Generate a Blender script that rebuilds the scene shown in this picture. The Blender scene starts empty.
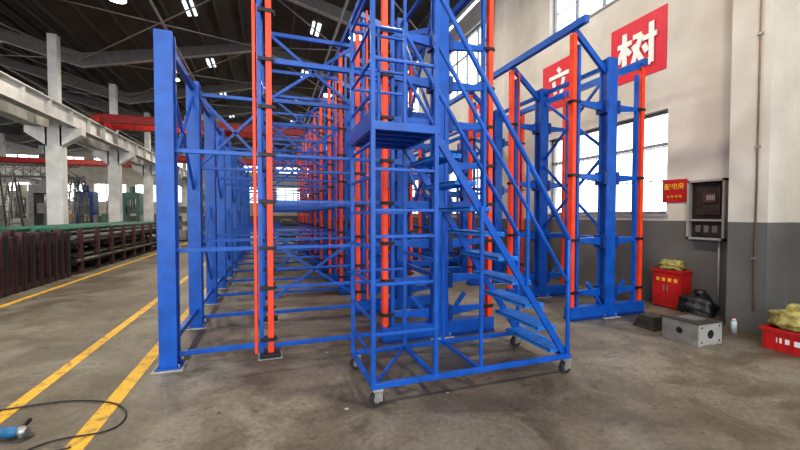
import bpy, bmesh, math, random
from mathutils import Vector, Matrix
random.seed(4)
scene = bpy.context.scene
scene.view_settings.view_transform = 'Standard'
try: scene.view_settings.look = 'Medium High Contrast'
except Exception: pass
scene.view_settings.exposure = 0.0

# ---------------------------------------------------------------- materials
def mat(name, col, rough=0.5, metal=0.0, var=0.15, scale=6.0, emis=None, estr=0.0, bump=0.0, spec=0.5):
    m = bpy.data.materials.new(name); m.use_nodes = True
    nt = m.node_tree; b = nt.nodes['Principled BSDF']
    tc = nt.nodes.new('ShaderNodeTexCoord')
    nz = nt.nodes.new('ShaderNodeTexNoise'); nz.inputs['Scale'].default_value = scale
    nz.inputs['Detail'].default_value = 6
    nt.links.new(tc.outputs['Object'], nz.inputs['Vector'])
    cr = nt.nodes.new('ShaderNodeValToRGB')
    cr.color_ramp.elements[0].position = 0.3; cr.color_ramp.elements[1].position = 0.7
    cr.color_ramp.elements[0].color = (col[0]*(1-var), col[1]*(1-var), col[2]*(1-var), 1)
    cr.color_ramp.elements[1].color = (min(1,col[0]*(1+var)), min(1,col[1]*(1+var)), min(1,col[2]*(1+var)), 1)
    nt.links.new(nz.outputs['Fac'], cr.inputs['Fac'])
    nt.links.new(cr.outputs['Color'], b.inputs['Base Color'])
    b.inputs['Roughness'].default_value = rough
    b.inputs['Metallic'].default_value = metal
    b.inputs['Specular IOR Level'].default_value = spec
    if emis:
        b.inputs['Emission Color'].default_value = (*emis, 1)
        b.inputs['Emission Strength'].default_value = estr
    if bump:
        bp = nt.nodes.new('ShaderNodeBump'); bp.inputs['Strength'].default_value = bump
        bp.inputs['Distance'].default_value = 0.02
        nt.links.new(nz.outputs['Fac'], bp.inputs['Height'])
        nt.links.new(bp.outputs['Normal'], b.inputs['Normal'])
    return m

BLUE = mat('blue_paint', (0.006, 0.092, 0.42), 0.34, var=0.2)
LBLUE = mat('tread_blue_paint', (0.02, 0.21, 0.66), 0.4, var=0.2, scale=12)
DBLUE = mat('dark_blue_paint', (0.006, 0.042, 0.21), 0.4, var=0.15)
ORANGE = mat('orange_paint', (0.80, 0.068, 0.02), 0.42, var=0.15)
BLACK = mat('black_steel', (0.015, 0.015, 0.02), 0.45)
RUBBER = mat('rubber', (0.03, 0.03, 0.032), 0.7)
STEEL = mat('galvanised_steel', (0.42, 0.42, 0.40), 0.35, 0.7, var=0.25)
DSTEEL = mat('oily_steel', (0.10, 0.095, 0.085), 0.4, 0.6, var=0.4)
BROWN = mat('primer_brown', (0.075, 0.03, 0.028), 0.6, var=0.4)
GREEN = mat('green_pipe', (0.035, 0.15, 0.11), 0.5, var=.3)
RED = mat('red_paint', (0.46, 0.018, 0.018), 0.4)
CRED = mat('crane_red', (0.32, 0.016, 0.014), 0.5, var=.25)
BRED = mat('banner_red', (0.60, 0.015, 0.04), 0.55, var=0.06)
WHITE = mat('white_paint', (0.78, 0.78, 0.76), 0.5, var=0.04)
BEAMW = mat('beam_white', (0.56, 0.56, 0.54), 0.5, var=0.18, scale=2)
RAFT = mat('rafter_grey', (0.17, 0.16, 0.15), 0.6, var=0.15)
RFLG = mat('rafter_flange', (0.36, 0.35, 0.33), 0.6, var=0.15)
PURL = mat('purlin_steel', (0.085, 0.08, 0.07), 0.6, var=0.2)
GROUT = mat('grout', (0.42, 0.40, 0.36), 0.9, var=0.25, scale=20)
YEL = mat('yellow_fleck', (0.7, 0.45, 0.04), 0.5)
MGREEN = mat('machine_green', (0.08, 0.19, 0.15), 0.45)
GREY = mat('cabinet_grey', (0.34, 0.34, 0.32), 0.5, var=0.08)
MGREY = mat('machine_grey', (0.16, 0.165, 0.17), 0.5, var=0.3)
DKBR = mat('cabinet_inside', (0.035, 0.022, 0.018), 0.7, var=0.5)
SACK = mat('woven_sack', (0.34, 0.30, 0.10), 0.85, var=0.5, scale=14, bump=0.6)
BAG = mat('black_bag', (0.02, 0.02, 0.022), 0.4, var=0.5, scale=9, bump=0.5)
FRAME = mat('window_frame', (0.22, 0.24, 0.26), 0.5)
SKYL = mat('skylight_panel', (0.8, 0.85, 0.9), 0.6, emis=(0.9, 0.95, 1.0), estr=2.0)
LAMPM = mat('lamp_glow', (1, 1, 1), 0.5, emis=(1, 0.88, 0.7), estr=25)
PLAST = mat('clear_plastic', (0.5, 0.6, 0.62), 0.2)
CONDUIT = mat('conduit_brown', (0.25, 0.17, 0.12), 0.5)

def floor_mat():
    m = bpy.data.materials.new('concrete_floor'); m.use_nodes = True
    nt = m.node_tree; b = nt.nodes['Principled BSDF']; L = nt.links
    tc = nt.nodes.new('ShaderNodeTexCoord')
    def noise(s, d=8, r=0.6, dist=0.0):
        n = nt.nodes.new('ShaderNodeTexNoise'); n.inputs['Scale'].default_value = s
        n.inputs['Detail'].default_value = d; n.inputs['Roughness'].default_value = r
        n.inputs['Distortion'].default_value = dist
        L.new(tc.outputs['Object'], n.inputs['Vector']); return n
    def ramp(n, p0, c0, p1, c1):
        r = nt.nodes.new('ShaderNodeValToRGB')
        r.color_ramp.elements[0].position = p0; r.color_ramp.elements[1].position = p1
        r.color_ramp.elements[0].color = (*c0, 1); r.color_ramp.elements[1].color = (*c1, 1)
        L.new(n.outputs['Fac'], r.inputs['Fac']); return r
    def mul(a, c):
        x = nt.nodes.new('ShaderNodeMixRGB'); x.blend_type = 'MULTIPLY'; x.inputs['Fac'].default_value = 1
        L.new(a.outputs['Color'], x.inputs['Color1']); L.new(c.outputs['Color'], x.inputs['Color2']); return x
    n1 = noise(.5, 8, .6, .6); n2 = noise(1.3, 10, .65, 1.2); n3 = noise(24); n4 = noise(5.5, 10, .75)
    r1 = ramp(n1, .40, (.135, .115, .085), .60, (.20, .185, .15))
    r2 = ramp(n2, .40, (.66, .63, .58), .58, (1.08, 1.08, 1.08))
    r3 = ramp(n3, .3, (.76, .76, .76), .7, (1.18, 1.18, 1.18))
    r4 = ramp(n4, .33, (.58, .55, .52), .46, (1.04, 1.04, 1.04))
    c = mul(mul(mul(r1, r2), r3), r4)
    L.new(c.outputs['Color'], b.inputs['Base Color'])
    rr = nt.nodes.new('ShaderNodeMapRange'); rr.inputs['To Min'].default_value = .32; rr.inputs['To Max'].default_value = .7
    L.new(n2.outputs['Fac'], rr.inputs['Value']); L.new(rr.outputs['Result'], b.inputs['Roughness'])
    bp = nt.nodes.new('ShaderNodeBump'); bp.inputs['Strength'].default_value = .15; bp.inputs['Distance'].default_value = .01
    L.new(n3.outputs['Fac'], bp.inputs['Height']); L.new(bp.outputs['Normal'], b.inputs['Normal'])
    return m
FLOOR = floor_mat()

def wall_mat(name, up, low, h):
    m = bpy.data.materials.new(name); m.use_nodes = True
    nt = m.node_tree; b = nt.nodes['Principled BSDF']; L = nt.links
    tc = nt.nodes.new('ShaderNodeTexCoord'); sp = nt.nodes.new('ShaderNodeSeparateXYZ')
    L.new(tc.outputs['Object'], sp.inputs[0])
    gt = nt.nodes.new('ShaderNodeMath'); gt.operation = 'GREATER_THAN'; gt.inputs[1].default_value = h
    L.new(sp.outputs['Z'], gt.inputs[0])
    mx = nt.nodes.new('ShaderNodeMixRGB')
    mx.inputs['Color1'].default_value = (*low, 1); mx.inputs['Color2'].default_value = (*up, 1)
    L.new(gt.outputs[0], mx.inputs['Fac'])
    n = nt.nodes.new('ShaderNodeTexNoise'); n.inputs['Scale'].default_value = 1.6; n.inputs['Detail'].default_value = 8
    L.new(tc.outputs['Object'], n.inputs['Vector'])
    r = nt.nodes.new('ShaderNodeValToRGB'); r.color_ramp.elements[0].position = .3; r.color_ramp.elements[1].position = .7
    r.color_ramp.elements[0].color = (.80, .78, .75, 1); r.color_ramp.elements[1].color = (1, 1, 1, 1)
    L.new(n.outputs['Fac'], r.inputs['Fac'])
    mu = nt.nodes.new('ShaderNodeMixRGB'); mu.blend_type = 'MULTIPLY'; mu.inputs['Fac'].default_value = 1
    L.new(mx.outputs['Color'], mu.inputs['Color1']); L.new(r.outputs['Color'], mu.inputs['Color2'])
    L.new(mu.outputs['Color'], b.inputs['Base Color']); b.inputs['Roughness'].default_value = .75
    return m
WALL = wall_mat('plaster_two_tone', (.64, .61, .555), (.15, .15, .145), 1.50)

def line_mat():
    m = bpy.data.materials.new('worn_yellow_paint'); m.use_nodes = True
    nt = m.node_tree; b = nt.nodes['Principled BSDF']; L = nt.links
    tc = nt.nodes.new('ShaderNodeTexCoord')
    n = nt.nodes.new('ShaderNodeTexNoise'); n.inputs['Scale'].default_value = 9; n.inputs['Detail'].default_value = 10
    n.inputs['Roughness'].default_value = .7
    L.new(tc.outputs['Object'], n.inputs['Vector'])
    r = nt.nodes.new('ShaderNodeValToRGB'); r.color_ramp.elements[0].position = .36; r.color_ramp.elements[1].position = .5
    r.color_ramp.elements[0].color = (.24, .16, .06, 1); r.color_ramp.elements[1].color = (.72, .42, .03, 1)
    L.new(n.outputs['Fac'], r.inputs['Fac']); L.new(r.outputs['Color'], b.inputs['Base Color'])
    b.inputs['Roughness'].default_value = .55
    return m
LINE = line_mat()

# ---------------------------------------------------------------- mesh builder
class B:
    def __init__(s): s.bm = bmesh.new(); s.mats = []
    def mi(s, m):
        if m not in s.mats: s.mats.append(m)
        return s.mats.index(m)
    def hexa(s, vs, m):
        v = [s.bm.verts.new(p) for p in vs]; i = s.mi(m)
        for f in ((0,3,2,1),(4,5,6,7),(0,1,5,4),(1,2,6,5),(2,3,7,6),(3,0,4,7)):
            fc = s.bm.faces.new([v[k] for k in f]); fc.material_index = i
    def box(s, x0, x1, y0, y1, z0, z1, m):
        s.hexa([(x0,y0,z0),(x1,y0,z0),(x1,y1,z0),(x0,y1,z0),(x0,y0,z1),(x1,y0,z1),(x1,y1,z1),(x0,y1,z1)], m)
    def beam(s, p, q, w, h, m, w2=None, h2=None):
        p = Vector(p); q = Vector(q); d = (q-p).normalized()
        ref = Vector((0,0,1)) if abs(d.z) < .95 else Vector((0,1,0))
        a = d.cross(ref).normalized(); u = a.cross(d).normalized()
        w2 = w if w2 is None else w2; h2 = h if h2 is None else h2
        def ring(c, w, h): return [c-a*w/2-u*h/2, c+a*w/2-u*h/2, c+a*w/2+u*h/2, c-a*w/2+u*h/2]
        s.hexa(ring(p, w, h)+ring(q, w2, h2), m)
    def tube(s, p, q, r, m, n=10, r2=None, smooth=True):
        p = Vector(p); q = Vector(q); d = (q-p).normalized(); r2 = r if r2 is None else r2
        ref = Vector((0,0,1)) if abs(d.z) < .95 else Vector((0,1,0))
        a = d.cross(ref).normalized(); u = a.cross(d).normalized(); i = s.mi(m)
        A = [s.bm.verts.new(p+(a*math.cos(t)+u*math.sin(t))*r) for t in [2*math.pi*k/n for k in range(n)]]
        C = [s.bm.verts.new(q+(a*math.cos(t)+u*math.sin(t))*r2) for t in [2*math.pi*k/n for k in range(n)]]
        for k in range(n):
            f = s.bm.faces.new([A[k], A[(k+1)%n], C[(k+1)%n], C[k]]); f.material_index = i; f.smooth = smooth
        f = s.bm.faces.new(A[::-1]); f.material_index = i
        f = s.bm.faces.new(C); f.material_index = i
    def blob(s, c, r, m, squash=(1,1,1), amp=.15, seed=0, flat=None):
        rnd = random.Random(seed)
        g = bmesh.ops.create_icosphere(s.bm, subdivisions=4, radius=1.0)
        i = s.mi(m); ph = [rnd.uniform(0, 6) for _ in range(6)]
        for v in g['verts']:
            n = v.co.normalized()
            k = 1+amp*(math.sin(5*n.x+ph[0])*math.sin(4*n.y+ph[1])+.6*math.sin(9*n.z+ph[2]+4*n.x)+.4*math.sin(13*n.y+ph[3])+.25*math.sin(21*n.x+17*n.z+ph[4]))
            co = Vector((n.x*squash[0], n.y*squash[1], n.z*squash[2]))*r*k+Vector(c)
            if flat is not None and co.z < flat: co.z = flat
            v.co = co
            for f in v.link_faces: f.material_index = i; f.smooth = True
    def obj(s, name, bevel=0.0, parent=None):
        me = bpy.data.meshes.new(name)
        bmesh.ops.recalc_face_normals(s.bm, faces=s.bm.faces)
        s.bm.to_mesh(me); s.bm.free()
        for m in s.mats: me.materials.append(m)
        o = bpy.data.objects.new(name, me); scene.collection.objects.link(o)
        if bevel:
            md = o.modifiers.new('bevel', 'BEVEL'); md.width = bevel; md.segments = 2; md.limit_method = 'ANGLE'
        if parent: o.parent = parent
        return o

# ---------------------------------------------------------------- room shell
XR = 6.7; XL = -36.0; YF = 52.0; YN = -8.0
b = B(); b.box(XL-4, 12, YN-10, YF+1, -.2, 0, FLOOR); b.obj('floor')

bay = 5.9
pil = [3.0 + bay*k for k in range(-1, 9)]
b = B()
z1 = 8.8
wins = []
for k in range(-1, 8):
    y0 = 4.68 + bay*k; y1 = y0 + 3.0
    wins.append((y0, y1) if k != -1 else (y0+.3, 2.3))
prev = YN
for (y0, y1) in wins:
    b.box(XR, XR+.3, prev, y0, 0, z1, WALL)
    b.box(XR, XR+.3, y0, y1, 0, 1.62, WALL)
    b.box(XR, XR+.3, y0, y1, 3.5, 6.0, WALL)
    b.box(XR, XR+.3, y0, y1, 8.1, z1, WALL)
    prev = y1
b.box(XR, XR+.3, prev, YF, 0, z1, WALL)
b.obj('wall_right')
b = B()
for y in pil:
    b.box(XR-.5, XR+.02, y, y+.45, 0, z1, WALL)
    b.box(XR-.56, XR+.02, y-.05, y+.5, z1-.35, z1, WALL)
b.obj('trim_1')
wi = 0
for (y0, y1) in wins:
    for (a0, a1) in ((1.62, 3.5), (6.0, 8.1)):
        wi += 1
        b = B(); x = XR+.12
        w = .05
        b.box(x, x+.06, y0, y1, a0, a0+w, FRAME); b.box(x, x+.06, y0, y1, a1-w, a1, FRAME)
        b.box(x, x+.06, y0, y0+w, a0, a1, FRAME); b.box(x, x+.06, y1-w, y1, a0, a1, FRAME)
        n = 4
        for k in range(1, n):
            yy = y0+(y1-y0)*k/n; b.box(x, x+.06, yy-.025, yy+.025, a0, a1, FRAME)
        zz = a0+(a1-a0)*.68; b.box(x, x+.06, y0, y1, zz-.025, zz+.025, FRAME)
        m = int((y1-y0)/.25)
        for k in range(1, m):
            yy = y0+(y1-y0)*k/m; b.tube((x+.14, yy, a0), (x+.14, yy, a1), .006, FRAME, 6)
        for k in range(1, 3):
            zz = a0+(a1-a0)*k/3; b.box(x+.13, x+.15, y0, y1, zz-.01, zz+.01, FRAME)
        b.box(XR-.03, XR+.2, y0-.03, y1+.03, a0-.05, a0, GREY)
        b.obj('window_%d' % wi)

b = B()
def bandwall_y(y, x0, x1):
    b.box(x0, x1, y, y+.3, 0, 3.2, WALL); b.box(x0, x1, y, y+.3, 5.2, 7.2, WALL); b.box(x0, x1, y, y+.3, 8.2, 13, WALL)
    x = x0
    while x < x1:
        b.box(x, x+.9, y, y+.3, 3.2, 5.2, WALL); b.box(x, x+.9, y, y+.3, 7.2, 8.2, WALL)
        for k in range(1, 4): b.box(x+k*1.0, x+k*1.0+.08, y+.1, y+.2, 3.2, 8.2, FRAME)
        x += 4.0
bandwall_y(YF, XL, XR+.3)
b.obj('wall_far')
b = B()
x = XL
b.box(x-.3, x, YN, YF, 0, 1.6, WALL); b.box(x-.3, x, YN, YF, 4.6, 7.0, WALL); b.box(x-.3, x, YN, YF, 8.0, 9.2, WALL)
y = YN
while y < YF:
    b.box(x-.3, x, y, y+1.2, 1.6, 8.4, WALL)
    for k in range(1, 5): b.box(x-.2, x-.1, y+k*1.0+.3, y+k*1.0+.38, 1.6, 8.4, FRAME)
    b.box(x-.2, x-.1, y, y+6, 3.3, 3.4, FRAME)
    y += 6
b.obj('wall_left')

ROOFM = mat('roof_sheet', (.078, .072, .063), .7, var=.25, scale=1.2)
bays = [(XR+.3, -8.0, 8.8, 10.4), (-8.0, -22.0, 8.8, 10.4), (-22.0, XL-.3, 8.8, 10.4)]
b = B(); p = B(); r = B(); sk = B()
def roofpiece(bb, xa, za, xb, zb, y0, y1, t, m):
    bb.hexa([(xa,y0,za),(xb,y0,zb),(xb,y1,zb),(xa,y1,za),
             (xa,y0,za+t),(xb,y0,zb+t),(xb,y1,zb+t),(xa,y1,za+t)], m)
for (x0, x1, ze, zr) in bays:
    xm = (x0+x1)/2
    for (xa, xb) in ((x0, xm), (x1, xm)):
        roofpiece(b, xa, ze+.45, xb, zr+.45, YN, YF+.3, .08, ROOFM)
        f0, f1 = .63, .68
        ax = xa+(xb-xa)*f0; bx = xa+(xb-xa)*f1
        az = ze+(zr-ze)*f0+.40; bz = ze+(zr-ze)*f1+.40
        for y in [3.0+bay*k for k in range(1, 8)]:
            roofpiece(sk, ax, az, bx, bz, y+2.4, y+3.6, .02, SKYL)
        n = 8
        for k in range(n):
            f = (k+.3)/n; xx = xa+(xb-xa)*f; zz = ze+(zr-ze)*f
            p.box(xx-.035, xx+.035, YN, YF, zz+.2, zz+.38, PURL)
        for y in [3.2+bay*k for k in range(-1, 9)]:
            r.hexa([(xa,y,ze-.45),(xb,y,zr-.2),(xb,y+.03,zr-.2),(xa,y+.03,ze-.45),(xa,y,ze+.2),(xb,y,zr+.2),(xb,y+.03,zr+.2),(xa,y+.03,ze+.2)], RAFT)
            r.hexa([(xa,y-.09,ze-.48),(xb,y-.09,zr-.23),(xb,y+.12,zr-.23),(xa,y+.12,ze-.48),(xa,y-.09,ze-.45),(xb,y-.09,zr-.20),(xb,y+.12,zr-.20),(xa,y+.12,ze-.45)], RFLG)
    for k in range(0, 8):
        y = 3.2+bay*k
        for (a, c) in (((x0, ze-.1), (xm, zr-.05)), ((x1, ze-.1), (xm, zr-.05))):
            p.tube((a[0], y, a[1]), (c[0], y+bay, c[1]), .028, RFLG, 6); p.tube((c[0], y, c[1]), (a[0], y+bay, a[1]), .028, RFLG, 6)
    for xx in (xm-3.2, xm+3.0): p.tube((xx, YN, 8.75), (xx, YF, 8.75), .05, RFLG, 8)
b.obj('ceiling'); p.obj('roof_purlins'); r.obj('roof_rafters'); sk.obj('roof_skylights')

def hcol(name, x, y, h):
    b = B()
    def I(w, d, za, zb):
        b.box(x-w, x+w, y-d, y-d+.03, za, zb, BEAMW); b.box(x-w, x+w, y+d-.03, y+d, za, zb, BEAMW)
        b.box(x-.02, x+.02, y-d+.03, y+d-.03, za, zb, BEAMW)
        b.box(x-w, x-w+.04, y-d+.03, y+d-.03, za, zb, BEAMW); b.box(x+w-.04, x+w, y-d+.03, y+d-.03, za, zb, BEAMW)
    I(.26, .2, .04, 5.05); I(.15, .15, 5.05, h)
    for s in (-1, 1):
        b.hexa([(x+s*.2,y-.2,4.3),(x+s*.9,y-.2,4.8),(x+s*.9,y+.2,4.8),(x+s*.2,y+.2,4.3),
                (x+s*.2,y-.2,5.05),(x+s*.9,y-.2,5.05),(x+s*.9,y+.2,5.05),(x+s*.2,y+.2,5.05)], BEAMW)
    b.box(x-.4, x+.4, y-.35, y+.35, 0, .04, BEAMW)
    b.obj(name)
for xx in (-8.0, -22.0):
    for k in range(-1, 8):
        hcol('steel_column', xx, 6.7+bay*k, 8.7)
ZG = 5.07
def girder(x, y0, y1):
    b = B()
    b.box(x-.02, x+.02, y0, y1, ZG, ZG+.65, BEAMW)
    b.box(x-.18, x+.18, y0, y1, ZG, ZG+.04, BEAMW); b.box(x-.18, x+.18, y0, y1, ZG+.61, ZG+.65, BEAMW)
    y = y0+.5
    while y < y1:
        b.box(x-.16, x+.16, y, y+.02, ZG+.04, ZG+.61, BEAMW); y += 1.5
    b.box(x-.03, x+.03, y0, y1, ZG+.65, ZG+.73, DSTEEL)
    b.obj('crane_runway_girder')
girder(-7.4, YN, YF-.2); girder(-8.6, YN, YF-.2); girder(-21.4, YN, YF-.2); girder(-22.6, YN, YF-.2)
girder(6.0, 18.5, YF-.2)

def crane(y, x0, x1):
    b = B(); zc = ZG+.73
    for dy in (0, 1.5):
        b.box(x0, x1, y+dy, y+dy+.25, zc+.05, zc+.38, CRED)
        b.box(x0, x1, y+dy-.05, y+dy+.30, zc+.38, zc+.41, CRED)
    for xx in (x0-.1, x1-.15): b.box(xx, xx+.25, y-.3, y+2.0, zc, zc+.25, CRED)
    xm = x0+(x1-x0)*.3
    b.box(xm, xm+1.1, y, y+1.8, zc+.41, zc+.75, DSTEEL)
    b.tube((xm+.6, y+.9, 4.8), (xm+.6, y+.9, zc+.41), .025, BLACK, 6)
    b.box(xm+.5, xm+.7, y+.8, y+1.0, 4.5, 4.8, YEL)
    for k in range(14):
        xx = x0+.6+k*(x1-x0-1)/14
        b.box(xx, xx+.03, y-.04, y, zc-.2, zc+.05, BLACK)
    b.obj('overhead_crane')
crane(20.5, -7.4, 6.0); crane(33.0, -7.4, 6.0); crane(38.0, -21.4, -8.6)

# ---------------------------------------------------------------- floor markings
for (x, w, y0, y1) in ((-2.02, .11, 0, 40), (-1.28, .13, .5, 30), (-4.45, .11, 2, 40)):
    b = B(); b.box(x-w/2, x+w/2, y0, y1, 0, .002, LINE); b.obj('floor_marking')

# ---------------------------------------------------------------- cantilever racks
def post(b, x, y, s, z0, z1, levels, second=False):
    b.box(x-.032, x+.032, y-.045, y+.045, z0, z1, ORANGE)
    b.box(x-s*.10-.022, x-s*.10+.022, y-.03, y+.03, z0, z1-.15, BLUE)
    if second: b.box(x-s*.155-.016, x-s*.155+.016, y-.03, y+.03, z0, z1, ORANGE)
    for z in levels:
        a, c = (x-.11, x+.042) if s > 0 else (x-.042, x+.11)
        b.box(a, c, y-.054, y+.054, z-.022, z+.02, BLACK)
        b.tube((x+s*.05, y-.03, z), (x+s*.05, y+.03, z), .022, BLACK, 8)

def col(b, x, y, h, wx=.18, wy=.16):
    t = .035
    b.box(x-wx/2, x+wx/2, y-wy/2, y-wy/2+t, 0, h, BLUE); b.box(x-wx/2, x+wx/2, y+wy/2-t, y+wy/2, 0, h, BLUE)
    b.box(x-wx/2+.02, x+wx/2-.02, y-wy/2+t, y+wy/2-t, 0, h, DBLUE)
    b.box(x-wx/2-.06, x+wx/2+.06, y-wy/2-.06, y+wy/2+.06, 0, .012, GROUT)
    b.box(x-wx/2-.035, x+wx/2+.035, y-wy/2-.03, y+wy/2+.03, .012, .03, BLUE)
    for sx in (-1, 1):
        for sy in (-1, 1):
            b.tube((x+sx*(wx/2+.018), y+sy*(wy/2+.014), .03), (x+sx*(wx/2+.018), y+sy*(wy/2+.014), .06), .01, STEEL, 6)

rows = [4.42+1.5*k for k in range(11)]
LV = [.20, .78, 1.23, 1.75, 2.27, 2.8, 3.32, 3.85]

def stock(name, parent, xs, y0, y1, z, m, r=.035, n=10):
    b = B(); cnt = n; row = 0; zz = z+r
    while cnt > 0 and row < 3:
        for j in range(cnt):
            x = xs+(j-(cnt-1)/2)*2*r
            b.tube((x, y0+random.uniform(-.08, .08), zz), (x, y1+random.uniform(-.1, .1), zz), r, m, 8)
        cnt -= 1; row += 1; zz += r*1.73
    b.obj(name, parent=parent)

b = B()
for i, y in enumerate(rows):
    col(b, -1.0, y, 3.46, .165, .165)
    post(b, 0, y, 1, .05, 4.7, LV, True)
    b.beam((-.93, y, .14), (0, y, .14), .045, .05, BLUE)
    for z in (1.23, 2.27):
        b.beam((-.93, y, z), (0, y, z), .04, .045, BLUE)
    if i % 3 == 1:
        b.beam((-.93, y, 3.3), (0, y, 3.3), .045, .05, BLUE)
        b.beam((-.93, y, 2.3), (0, y, 3.28), .035, .04, BLUE); b.beam((-.93, y, 3.28), (0, y, 2.3), .035, .04, BLUE)
    b.beam((.02, y, .12), (1.3, y, .12), .045, .045, BLUE)
    for z in (.78, 1.23, 1.75, 2.27): b.beam((.02, y, z), (1.3, y, z), .035, .035, BLUE)
    b.box(-.12, .1, y-.1, y+.1, 0, .05, BLACK)
    b.box(-.14, .12, y-.12, y+.12, 0, .006, GROUT)
    for z in (3.32, 4.3): b.beam((0, y, z), (1.3, y, z), .05, .06, BLUE)
    if i % 2 == 1:
        b.beam((0, y, 3.32), (1.3, y, 4.3), .04, .045, BLUE); b.beam((0, y, 4.3), (1.3, y, 3.32), .04, .045, BLUE)
    if i in (1, 3, 6):
        b.beam((0, y, .3), (1.3, y, 1.2), .04, .04, BLUE); b.beam((0, y, 1.2), (1.3, y, .3), .04, .04, BLUE)
    if i in (2, 4):
        b.beam((0, y, 2.3), (1.3, y, 3.3), .04, .04, BLUE); b.beam((0, y, 3.3), (1.3, y, 2.3), .04, .04, BLUE)
    if i < len(rows)-1:
        yn = rows[i+1]
        b.beam((-1, y, 3.38), (-1, yn, 3.38), .06, .09, BLUE)
        b.beam((-1, y, .25), (-1, yn, .25), .06, .06, BLUE)
        if i % 2 == 0:
            b.beam((-1, y, 1.9), (-1, yn, 3.3), .03, .04, BLUE); b.beam((-1, y, 3.3), (-1, yn, 1.9), .03, .04, BLUE)
        else:
            b.beam((-1, y, .4), (-1, yn, 1.8), .03, .04, BLUE); b.beam((-1, y, 1.8), (-1, yn, .4), .03, .04, BLUE)
        for z in (2.27, 3.32, 4.5): b.beam((-.1, y, z), (-.1, yn, z), .04, .05, BLUE)
        if i % 2 == 0:
            b.beam((-.1, y, 3.32), (-.1, yn, 4.5), .03, .04, BLUE)
            b.beam((-.1, yn, 2.27), (-.1, y, 3.32), .03, .04, BLUE)
ra = b.obj('cantilever_rack', .003)
stock('stock_pipes_1', ra, .55, 12.0, 17.0, .80, DSTEEL, .03, 9)
stock('stock_pipes_2', ra, .65, 13.0, 18.0, 1.25, DSTEEL, .03, 8)

def tree_rack(name, xc, arm, h, hl, ph, phl, levels, rws, over):
    b = B()
    for i, y in enumerate(rws):
        col(b, xc, y, h, .19, .17)
        b.box(xc-arm-.05, xc+arm+.05, y-.075, y+.075, .036, .2, BLUE)
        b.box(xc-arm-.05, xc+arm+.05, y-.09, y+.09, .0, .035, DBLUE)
        for s in (-1, 1):
            x1 = xc+s*arm; hh = h if s > 0 else hl
            post(b, x1, y, s, .2, ph if s > 0 else phl, levels, i % 2 == 1)
            for z in levels:
                b.beam((xc+s*.095, y, z-.03), (x1, y, z), .055, .13, BLUE, .045, .045)
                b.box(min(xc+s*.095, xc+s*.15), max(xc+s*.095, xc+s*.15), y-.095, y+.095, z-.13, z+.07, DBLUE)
            b.beam((xc+s*.1, y, .2), (xc+s*.38, y, .55), .04, .05, BLUE)
            b.beam((xc, y, h-.25), (x1, y, hh), .05, .09, BLUE)
        if i < len(rws)-1:
            yn = rws[i+1]
            for z in (levels[1], h-.1): b.beam((xc, y, z), (xc, yn, z), .05, .07, BLUE)
            if i % 2 == 0:
                b.beam((xc, y, 1.3), (xc, yn, 2.6), .03, .045, BLUE); b.beam((xc, y, 2.6), (xc, yn, 1.3), .03, .045, BLUE)
                b.beam((xc, y, 2.6), (xc, yn, h-.2), .03, .045, BLUE); b.beam((xc, y, h-.2), (xc, yn, 2.6), .03, .045, BLUE)
    for s in (-1, 1):
        hh = h if s > 0 else hl
        ov = over if s < 0 else .08
        b.beam((xc+s*arm, rws[0]-ov, hh+.03), (xc+s*arm, rws[-1]+.1, hh+.03), .08, .11, BLUE)
    return b.obj(name, .003)
rb = tree_rack('cantilever_rack', 2.1, .75, 4.85, 4.85, 4.9, 4.9, [.35, .78, 1.25, 1.75, 2.27, 2.8, 3.32, 3.85], rows, .35)
rc = tree_rack('cantilever_rack', 5.0, .7, 4.02, 4.38, 4.0, 4.3, [.42, 1.22, 2.2, 3.3], rows, .25)
stock('stock_pipes_3', rb, 1.72, 8.8, 14.5, 1.30, DSTEEL, .03, 7)
stock('stock_pipes_4', rb, 2.45, 8.8, 15.0, .83, DSTEEL, .03, 7)

# ---------------------------------------------------------------- rolling stair
b = B()
X0, X1, X2 = .8, 1.37, 2.84
Y0, Y1 = 2.95, 3.75
ZB = .17; ZP = 2.36; ZT = 3.55; t = .038
for y in (Y0, Y1):
    b.beam((X0-.02, y, ZB), (X2+.03, y, ZB), .04, .045, BLUE)
for x in (X0, X1, X2):
    b.beam((x, Y0, ZB), (x, Y1, ZB), .04, .04, BLUE)
b.beam((1.83, Y0, ZB), (1.83, Y1, ZB), .035, .035, BLUE)
b.beam((X0, Y0, ZB), (X1, Y1, ZB), .028, .028, BLUE)
for x in (X0, X1):
    for y in (Y0, Y1):
        b.beam((x, y, ZB), (x, y, ZT), t, t, BLUE)
for z in [.6, 1.02, 1.42, 1.64, 1.98, 2.88, 3.46]:
    b.beam((X0, Y0, z), (X1, Y0, z), .026, .026, BLUE)
for z in [.42, .72, 1.02, 1.32, 1.62, 1.92, 2.2, 2.6, 2.88, 3.16, 3.46]:
    b.beam((X0, Y0, z), (X0, Y1, z), .024, .024, BLUE)
for z in [1.02, 1.62, 2.88, 3.1, 3.46]:
    b.beam((X0, Y1, z), (X1, Y1, z), .024, .024, BLUE)
b.beam((X1, Y0, 1.2), (X1, Y1, 1.2), .03, .03, BLUE)
b.beam((1.08, Y0, 2.36), (1.08, Y0, ZT), .024, .024, BLUE)
b.beam((1.08, Y1, 2.36), (1.08, Y1, ZT), .024, .024, BLUE)
b.box(X0-.02, X1+.03, Y0-.02, Y0+.02, ZP-.06, ZP+.01, BLUE)
b.box(X0-.02, X1+.03, Y1-.02, Y1+.02, ZP-.06, ZP+.01, BLUE)
b.box(X0-.02, X0+.02, Y0, Y1, ZP-.06, ZP+.1, BLUE); b.box(X1-.01, X1+.03, Y0, Y1, ZP-.06, ZP+.01, BLUE)
b.box(X0, X1, Y0, Y1, ZP-.015, ZP, LBLUE)
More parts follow.
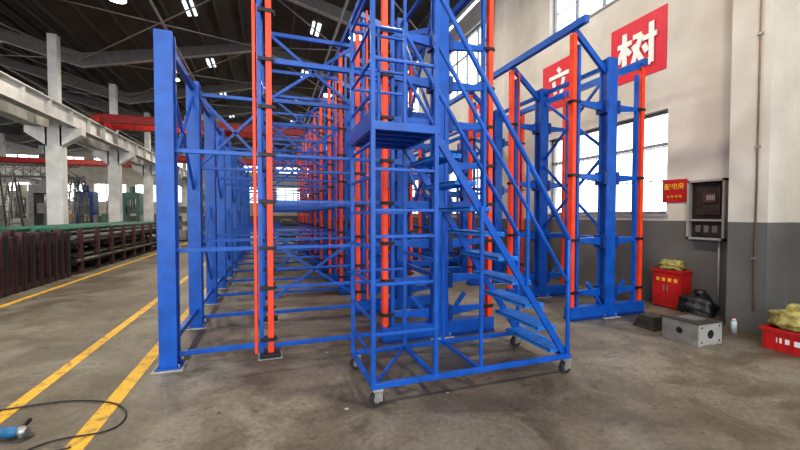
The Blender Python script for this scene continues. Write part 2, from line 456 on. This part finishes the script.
for k in range(1, 4):
    y = Y0+(Y1-Y0)*k/4; b.box(X0, X1, y-.015, y+.015, ZP-.05, ZP-.015, BLUE)
for y in (Y0+.03, Y1-.03):
    b.beam((X1, y, ZP-.04), (X2-.02, y, ZB+.02), .03, .065, BLUE)
N = 9
for k in range(N):
    f = (k+1)/(N+.25); x = X1+(X2-.04-X1)*f; z = ZP+(.16-ZP)*f+.02
    dx = .11
    for j in range(5):
        xx = x-dx+j*2*dx/5
        b.box(xx, xx+2*dx/5-.008, Y0+.03, Y1-.03, z-.008, z+.008, LBLUE)
    b.box(x-dx, x-dx+.015, Y0+.03, Y1-.03, z-.03, z+.01, LBLUE)
    b.box(x+dx-.015, x+dx, Y0+.03, Y1-.03, z-.035, z+.01, LBLUE)
    for y in (Y0+.04, (Y0+Y1)/2, Y1-.06): b.box(x-dx, x+dx, y, y+.02, z-.03, z-.008, LBLUE)
ZH = 1.36
for y in (Y0, Y1):
    b.tube((X1, y, ZT), (X2, y, ZH), .025, BLUE)
    b.tube((X1, y, ZT-.45), (X2, y, ZH-.45), .019, BLUE)
    b.tube((X2, y, ZB), (X2, y, ZH), .022, BLUE)
    b.tube((X0, y, ZT), (X1, y, ZT), .021, BLUE)
    for f in (.33, .66):
        x = X1+(X2-X1)*f
        zt = ZT+(ZH-ZT)*f; zb = ZP+(ZB-ZP)*f
        b.beam((x, y, zb), (x, y, zt), .026, .026, BLUE)
    b.beam((1.83, y, ZB), (1.83, y, ZP+(ZB-ZP)*(1.83-X1)/(X2-X1)), .03, .03, BLUE)
b.tube((X0, Y0, ZT), (X0, Y1, ZT), .021, BLUE)
for x in (X0+.03, X2-.03):
    for y in (Y0, Y1):
        b.tube((x, y-.02, .062), (x, y+.02, .062), .062, RUBBER, 20)
        b.tube((x, y-.024, .062), (x, y+.024, .062), .03, STEEL, 12)
        b.box(x-.025, x+.045, y-.034, y-.028, .05, .14, STEEL); b.box(x-.025, x+.045, y+.028, y+.034, .05, .14, STEEL)
        b.box(x-.04, x+.05, y-.04, y+.04, .132, .148, STEEL)
b.obj('rolling_platform_ladder', .003)

# ---------------------------------------------------------------- wall banners
S_SHU = [((.02,.70),(.38,.70)),((.20,.96),(.20,.03)),((.19,.66),(.03,.32)),((.22,.60),(.36,.44)),
         ((.42,.78),(.63,.78)),((.62,.78),(.40,.12)),((.43,.60),(.66,.16)),
         ((.66,.66),(.98,.66)),((.86,.95),(.86,.07)),((.86,.07),(.76,.13)),((.69,.52),(.77,.34))]
S_LI = [((.46,.96),(.56,.84)),((.12,.74),(.88,.74)),((.30,.62),(.38,.24)),((.70,.64),(.60,.2)),((.06,.12),(.94,.12))]
def banner(yn, size, z, strokes):
    b = B(); b.box(XR-.012, XR-.001, yn, yn+size, z, z+size, BRED)
    for i, (p, q) in enumerate(strokes):
        g = .74; o = .13; xo = XR-.022-.0012*i
        P = Vector((xo, yn+size-(o+p[0]*g)*size, z+(o+p[1]*g)*size)); Q = Vector((xo, yn+size-(o+q[0]*g)*size, z+(o+q[1]*g)*size))
        d = (Q-P).normalized(); a = Vector((1,0,0)).cross(d)*(.042*size); e = Vector((.010,0,0))
        b.hexa([P-a-e, P+a-e, Q+a-e, Q-a-e, P-a+e*.9, P+a+e*.9, Q+a+e*.9, Q-a+e*.9], WHITE)
    b.obj('red_banner')
banner(4.72, 1.14, 4.22, S_SHU)
banner(6.75, 1.14, 4.22, S_LI)
banner(10.2, 1.14, 4.22, S_SHU)

b = B(); yn, yf = 4.33, 4.74
b.box(XR-.015, XR-.001, yn, yf, 1.82, 2.22, RED)
def gl2(yc, zc, s, strokes):
    for i, (p, q) in enumerate(strokes):
        xo = XR-.018-.0004*i
        P = Vector((xo, yc+s/2-p[0]*s, zc-s/2+p[1]*s)); Q = Vector((xo, yc+s/2-q[0]*s, zc-s/2+q[1]*s))
        d = (Q-P).normalized(); a = Vector((1,0,0)).cross(d)*(.06*s); e = Vector((.003,0,0))
        b.hexa([P-a-e, P+a-e, Q+a-e, Q-a-e, P-a+e*.9, P+a+e*.9, Q+a+e*.9, Q-a+e*.9], YEL)
S_DIAN = [((.15,.85),(.85,.85)),((.15,.85),(.15,.35)),((.85,.85),(.85,.35)),((.15,.6),(.85,.6)),((.15,.35),(.85,.35)),((.5,1),(.5,.08)),((.5,.08),(.95,.08)),((.95,.08),(.95,.2))]
S_PEI = [((.02,.9),(.48,.9)),((.06,.7),(.44,.7)),((.06,.7),(.06,.05)),((.44,.7),(.44,.05)),((.06,.05),(.44,.05)),((.06,.35),(.44,.35)),((.2,.9),(.2,.4)),((.32,.9),(.32,.4)),((.58,.85),(.92,.85)),((.92,.85),(.92,.5)),((.58,.5),(.92,.5)),((.58,.5),(.58,.08)),((.58,.08),(.98,.08))]
S_FANG = [((.45,1),(.55,.92)),((.15,.85),(.85,.85)),((.85,.85),(.85,.62)),((.15,.62),(.85,.62)),((.15,.85),(.05,.05)),((.25,.45),(.95,.45)),((.5,.45),(.3,.05)),((.5,.28),(.85,.28)),((.85,.28),(.75,.05))]
gl2(4.65, 2.1, .105, S_PEI); gl2(4.535, 2.1, .105, S_DIAN); gl2(4.42, 2.1, .105, S_FANG)
for k in range(4): gl2(4.64-k*.07, 1.92, .05, S_DIAN)
b.obj('electrical_room_sign')

# recessed switch cabinet: grey steel case standing open on a dark interior
b = B(); y0, y1 = 3.72, 4.27; z0, z1 = 1.20, 2.17
b.box(XR-.02, XR-.001, y0, y1, z0, z1, DKBR)
for (a, c, d, e) in ((y0, y0+.035, z0, z1), (y1-.035, y1, z0, z1), (y0, y1, z0, z0+.035), (y0, y1, z1-.035, z1)):
    b.box(XR-.10, XR-.001, a, c, d, e, GREY)
b.box(XR-.09, XR-.02, y0+.04, y1-.04, 1.50, 1.53, GREY)
b.box(XR-.05, XR-.02, y0+.09, y1-.12, 1.60, z1-.12, DKBR)
b.box(XR-.07, XR-.05, y0+.14, y1-.22, 1.80, 1.96, BROWN)
for k in range(5): b.box(XR-.075, XR-.07, y0+.155+k*.025, y0+.168+k*.025, 1.84, 1.92, GREY)
b.box(XR-.05, XR-.02, y0+.06, y1-.06, z0+.06, 1.48, DKBR)
for k in range(3): b.box(XR-.06, XR-.05, y0+.12+k*.12, y0+.19+k*.12, 1.32, 1.43, MGREY)
b.tube((XR-.03, y0+.1, 1.20), (XR-.03, y0+.1, 0), .014, GREY, 8)
b.obj('switch_cabinet')
b = B()
b.tube((XR-.515, 3.12, .3), (XR-.515, 3.12, 8.4), .012, CONDUIT, 8)
for z in (1, 2.5, 4, 5.5, 7): b.box(XR-.535, XR-.5, 3.09, 3.15, z, z+.03, STEEL)
b.obj('wall_conduit')

# ---------------------------------------------------------------- items by the right wall
b = B()
b.box(6.42, 6.68, 4.22, 4.70, 0.02, .62, RED); b.box(6.40, 6.69, 4.20, 4.72, .62, .66, RED)
b.box(6.412, 6.42, 4.25, 4.45, .08, .56, RED); b.box(6.412, 6.42, 4.47, 4.67, .08, .56, RED)
for y in (4.43, 4.49): b.box(6.40, 6.412, y-.01, y+.01, .3, .4, STEEL)
for k in range(4): b.box(6.408, 6.412, 4.27+k*.1, 4.33+k*.1, .46, .52, YEL)
for (x, y) in ((6.45, 4.26), (6.45, 4.66), (6.65, 4.26), (6.65, 4.66)): b.box(x-.02, x+.02, y-.02, y+.02, 0, .02, BLACK)
b.obj('fire_extinguisher_cabinet', .004)
b = B(); b.blob((6.53, 4.44, .73), .17, SACK, (.75, 1.25, .6), .18, 3, flat=.661); b.obj('work_rag_pile')
b = B(); b.blob((6.26, 3.86, .17), .22, BAG, (.9, 1.1, 1.0), .12, 5, flat=0.0)
b.tube((6.26, 3.83, .34), (6.26, 3.83, .44), .05, BAG, 8, .08); b.obj('black_refuse_bag')
b = B(); b.blob((5.98, 3.66, .08), .13, BAG, (1, 1, .8), .12, 8, flat=0.0); b.obj('black_refuse_bag')

b = B(); x0, x1, y0, y1, z = 4.86, 5.3, 2.98, 3.42, .27
tt = .012
b.box(x0, x1, y0, y1, .0, .012, STEEL)
b.box(x0, x0+tt, y0, y1, .012, z, STEEL); b.box(x1-tt, x1, y0, y1, .012, z, STEEL)
b.box(x0+tt, x1-tt, y1-tt, y1, .012, z, STEEL)
b.box(x0+tt, x1-tt, y0, y0+tt, .012, z, GREY)
b.box(x0-.01, x1+.01, y0-.01, y1+.01, z, z+.015, DSTEEL)
b.box(x0+.08, x0+.3, y0+.1, y0+.3, z+.015, z+.03, STEEL)
b.tube((x0+.22, y0-.004, .14), (x0+.22, y0+.001, .14), .055, BLACK, 18)
for sx in (-1, 1):
    for sz in (-1, 1): b.tube((x0+.22+sx*.16, y0-.005, .14+sz*.09), (x0+.22+sx*.16, y0+.001, .14+sz*.09), .012, BLACK, 8)
b.tube((x0-.004, y0+.22, .15), (x0+.001, y0+.22, .15), .04, BLACK, 14)
b.obj('steel_machine_box', .003)
b = B()
for k in range(5):
    b.box(4.95+k*.012, 5.25+k*.01, 3.6+k*.01, 3.9-k*.01, k*.035, k*.035+.035, DSTEEL)
b.obj('steel_plate_stack')
b = B(); b.tube((5.93, 3.2, 0), (5.93, 3.2, .16), .033, PLAST, 14); b.tube((5.93, 3.2, .16), (5.93, 3.2, .2), .033, PLAST, 14, .014)
b.tube((5.93, 3.2, .2), (5.93, 3.2, .225), .016, RED, 12); b.obj('water_bottle')

b = B(); x0, x1, y0, y1, z = 5.62, 6.1, 2.2, 2.74, .26
b.box(x0, x1, y0, y1, 0.0, .02, RED)
b.box(x0, x0+.015, y0, y1, .02, z, RED); b.box(x1-.015, x1, y0, y1, .02, z, RED)
b.box(x0+.015, x1-.015, y0, y0+.015, .02, z, RED); b.box(x0+.015, x1-.015, y1-.015, y1, .02, z, RED)
b.box(x0-.02, x1+.02, y0-.02, y0, z-.04, z, RED); b.box(x0-.02, x1+.02, y1, y1+.02, z-.04, z, RED)
b.box(x0-.02, x0, y0, y1, z-.04, z, RED); b.box(x1, x1+.02, y0, y1, z-.04, z, RED)
for k in range(5): b.box(x0-.012, x0, y0+.05+k*.11, y0+.065+k*.11, .02, z-.04, RED)
for k in range(4): b.box(x0-.004, x0, y0+.12+k*.08, y0+.17+k*.08, .1, .16, WHITE)
b.obj('red_plastic_crate')
b = B(); b.blob((5.86, 2.49, .34), .25, SACK, (.85, 1.02, .72), .16, 11, flat=.262); b.obj('woven_sack')

# angle grinder + cable
b = B()
a0 = Vector((-1.98, 3.42, .05)); a1 = Vector((-1.66, 3.36, .05))
GB = mat('tool_blue', (.02, .13, .28), .4)
b.tube(a0, a0+(a1-a0)*.62, .032, GB, 14, .036)
b.tube(a0+(a1-a0)*.62, a0+(a1-a0)*.86, .04, GB, 14, .03)
b.tube(a0+(a1-a0)*.86, a1, .03, STEEL, 14, .026)
b.tube(a1-Vector((.03,0,.045)), a1-Vector((.03,0,-.03)), .024, STEEL, 12)
b.tube(a1-Vector((.03,0,.045)), a1-Vector((.03,0,.04)), .062, DSTEEL, 24)
b.tube(a1-Vector((.05,0,0)), a1+Vector((-.05,.13,.02)), .016, BLACK, 10)
b.obj('angle_grinder')
def cable(name, pts, r=.006, m=BLACK):
    cu = bpy.data.curves.new(name, 'CURVE'); cu.dimensions = '3D'; cu.bevel_depth = r; cu.bevel_resolution = 2
    sp = cu.splines.new('NURBS'); sp.points.add(len(pts)-1)
    for i, p_ in enumerate(pts): sp.points[i].co = (*p_, 1)
    sp.use_endpoint_u = True; sp.order_u = 4
    cu.materials.append(m)
    o = bpy.data.objects.new(name, cu); scene.collection.objects.link(o)
cable('power_cable', [(-1.98,3.42,.05),(-2.1,3.44,.01),(-2.35,3.6,.01),(-2.25,3.9,.01),(-2.0,3.88,.01),(-1.7,3.92,.01),(-1.35,3.8,.01),(-1.12,3.6,.01),(-1.05,3.3,.01),(-1.2,3.2,.01),(-1.5,3.28,.01),(-1.6,3.1,.01)])
cable('power_cable', [(-2.5,3.2,.01),(-2.2,3.1,.01),(-1.8,3.15,.01),(-1.5,3.05,.01),(-1.3,3.1,.01)], .006)
b = B()
for k in range(40):
    x = random.uniform(-.9, 5.5); y = random.uniform(2.2, 6.5); s = random.uniform(.006, .02)
    b.box(x, x+s*1.6, y, y+s, 0, .006, random.choice([GROUT, DSTEEL, STEEL]))
b.obj('floor_scrap')

# ---------------------------------------------------------------- left storage
b = B(); y = 8.7
while y < 11.9:
    for x in (-4.95, -5.9):
        b.box(x-.06, x+.06, y, y+.16, 0, 1.2+.05*math.sin(y*9), BROWN)
        b.box(x+.06, x+.075, y+.03, y+.13, 0, 1.18, BLACK)
    y += .3
b.box(-6.0, -4.9, 8.7, 11.9, .0, .12, BROWN)
for z in (.5, .9): b.box(-5.85, -5.0, 8.7, 11.9, z, z+.05, DSTEEL)
b.obj('steel_channel_stack')
b = B()
for k in range(10):
    y = 12.4+k*1.05
    for x in (-4.9, -5.9, -6.9):
        b.box(x-.05, x+.05, y, y+.08, 0, 1.25, BROWN)
    b.box(-6.9, -4.9, y, y+.08, .2, .3, BROWN); b.box(-6.9, -4.9, y, y+.08, .72, .8, BROWN)
for (z, m, n, r_) in ((.30, DSTEEL, 8, .055), (.42, DSTEEL, 7, .055), (.80, DSTEEL, 7, .06), (.92, MGREY, 7, .06), (1.04, DSTEEL, 6, .06), (1.16, GREEN, 5, .06)):
    for xb in (-5.8, -6.8):
        for k in range(n):
            x = xb+.06+k*.12
            mm = random.choice([m, m, m, DSTEEL, MGREY]) if k < n-1 else m
            b.tube((x, 12.2+random.uniform(-.15, .15), z+r_), (x, 22+random.uniform(-.3, .3), z+r_), r_, mm, 8)
b.obj('pipe_storage_rack')

def machine(name, x, y, m1, m2, L=3.0):
    b = B()
    b.box(x-.4, x+.4, y, y+.8, 0, .7, m1); b.box(x-.4, x+.4, y+L-.7, y+L, 0, .7, m1)
    b.box(x-.35, x+.35, y, y+L, .7, .95, m1)
    b.box(x-.4, x+.4, y, y+.9, .95, 1.7, m2); b.tube((x, y+.9, 1.25), (x, y+1.1, 1.25), .2, STEEL, 18)
    b.box(x-.2, x+.2, y+L-.6, y+L-.1, .95, 1.45, m2); b.box(x-.45, x+.45, y+L*.5, y+L*.5+.4, .95, 1.15, m2)
    b.tube((x, y+1.1, 1.25), (x, y+L-.6, 1.25), .04, STEEL, 10)
    b.box(x+.42, x+.5, y+.1, y+.6, .6, 2.0, MGREY)
    b.obj(name, .01)
def press(x, y, m):
    b = B()
    b.box(x-.6, x-.35, y-.5, y+.5, 0, 2.9, m); b.box(x+.35, x+.6, y-.5, y+.5, 0, 2.9, m)
    b.box(x-.6, x+.6, y-.5, y+.5, 2.9, 3.4, m); b.box(x-.35, x+.35, y-.5, y+.5, 0, .9, m)
    b.box(x-.3, x+.3, y-.35, y+.35, 1.7, 2.3, MGREY); b.tube((x, y, 2.3), (x, y, 2.9), .14, STEEL, 14)
    b.box(x-.5, x+.5, y-.45, y+.45, .9, 1.0, DSTEEL)
    b.tube((x, y, 3.4), (x, y, 3.9), .2, m, 14)
    b.box(x+.6, x+.8, y-.5, y-.2, .9, 1.6, GREY)
    b.obj('hydraulic_press', .01)
cols = [(MGREEN, MGREY), (MGREY, GREY), (MGREY, MGREEN), (DBLUE, MGREY), (MGREY, MGREY), (MGREEN, YEL)]
k = 0
for x in (-10.5, -14.0, -17.5):
    for y in (13.5, 19.0, 30.5, 43.0):
        machine('lathe', x, y+random.uniform(-.4, .4), *cols[k % 6]); k += 1
for (x, y, m) in ((-10.5, 35.6, MGREEN), (-12.8, 28.3, MGREY), (-15.8, 27.5, MGREEN), (-19.5, 28.0, MGREY), (-13.5, 35.4, DBLUE), (-17.5, 35.8, GREY), (-5.8, 37.5, MGREEN)):
    press(x, y, m)
for (x, y, m) in ((-6.4, 26, MGREY), (-4.0, 26, DBLUE), (-5.5, 31, MGREY), (-25.5, 18, BLUE), (-25.5, 26, MGREY), (-29, 22, RED)):
    b = B()
    for s in (0, 1):
        for t2 in (0, 1): b.box(x+s*1.6-.04, x+s*1.6+.04, y+t2*1.2-.04, y+t2*1.2+.04, 0, 2.2, m)
    for z in (.1, .9, 1.7): b.box(x-.05, x+1.65, y-.05, y+1.25, z, z+.06, m)
    for z in (.16, .96, 1.76):
        for j in range(3): b.box(x+.1+j*.5, x+.48+j*.5, y+.1, y+.9, z, z+random.uniform(.2, .5), random.choice([GREY, MGREY, DSTEEL, GREEN]))
    b.obj('storage_shelf')
# lattice gantry in the next bay
b = B(); yg = 24.6
def truss(p, q, s, n, m):
    p = Vector(p); q = Vector(q); d = (q-p); dn = d.normalized()
    ref = Vector((0,0,1)) if abs(dn.z) < .9 else Vector((1,0,0))
    a = dn.cross(ref).normalized()*s/2; u = a.cross(dn).normalized()*s/2
    cs = [a+u, -a+u, -a-u, a-u]
    for c in cs: b.tube(p+c, q+c, .035, m, 6)
    for k in range(n):
        A = p+d*k/n; C = p+d*(k+1)/n
        for j in range(4): b.tube(A+cs[j], C+cs[(j+1) % 4], .02, m, 6)
        for j in range(4): b.tube(A+cs[j], A+cs[(j+1) % 4], .02, m, 6)
truss((-19.5, yg, 3.9), (-9.8, yg, 3.9), .6, 14, MGREY)
for x in (-19.5, -9.8):
    for dy in (-1.2, 1.2):
        truss((x, yg+dy, 0.1), (x, yg+dy*.2, 3.7), .35, 8, MGREY)
    b.box(x-.2, x+.2, yg-1.6, yg+1.6, 0, .2, MGREY)
b.obj('lattice_gantry')
for (x, y) in ((-9.6, 17.3), (-12.3, 23.0), (-9.7, 27.6)):
    b = B()
    for s in (0, .6):
        b.beam((x+s*.9, y, 0), (x+.1+s*.7, y+.7, 3.2), .05, .05, DSTEEL); b.beam((x+s*.9, y+1.4, 0), (x+.1+s*.7, y+.7, 3.2), .05, .05, DSTEEL)
    for j in range(10):
        f = (j+.7)/10.5
        b.beam((x+.1*f, y+.7*f, 3.2*f), (x+.54-.02*f, y+.7*f, 3.2*f), .04, .03, DSTEEL)
    b.obj('step_ladder')

# ---------------------------------------------------------------- lamps
def lamp(x, y, z, power, colr=(1, .90, .76)):
    e = bpy.data.objects.new('high_bay_lamp', None); e.location = (x, y, z); scene.collection.objects.link(e)
    b = B(); b.tube((0, 0, 0), (0, 0, .25), .28, STEEL, 20, .08); b.tube((0, 0, .25), (0, 0, .42), .09, BLACK, 12)
    b.tube((0, 0, -.01), (0, 0, 0.002), .24, LAMPM, 20); b.tube((0, 0, .42), (0, 0, 1.3), .012, STEEL, 6)
    o = b.obj('shade'); o.parent = e
    ld = bpy.data.lights.new('bulb', 'AREA'); ld.shape = 'DISK'; ld.size = .5; ld.energy = power; ld.color = colr
    lo = bpy.data.objects.new('bulb', ld); lo.location = (0, 0, -.03); lo.parent = e; scene.collection.objects.link(lo)
for x in (-4.3, 3.0):
    for y in (1.0, 7.0, 13.5, 20.5, 29.0, 39):
        lamp(x, y, 8.1, 220)
for y in (8, 16, 24, 34, 44): lamp(-15, y, 8.1, 320)
for y in (14, 28, 40): lamp(-28, y, 8.1, 320)

w = bpy.data.worlds.new('World'); scene.world = w; w.use_nodes = True
bg = w.node_tree.nodes['Background']; bg.inputs['Color'].default_value = (.91, .95, 1, 1); bg.inputs['Strength'].default_value = 3.4

cd = bpy.data.cameras.new('camera'); co = bpy.data.objects.new('camera', cd); scene.collection.objects.link(co)
co.location = (0, 0, 1.6); co.rotation_euler = (math.radians(90-1.55), 0, math.radians(-19.36))
cd.sensor_width = 36; cd.lens = 370/800*36; cd.clip_start = .05; cd.clip_end = 300
scene.camera = co
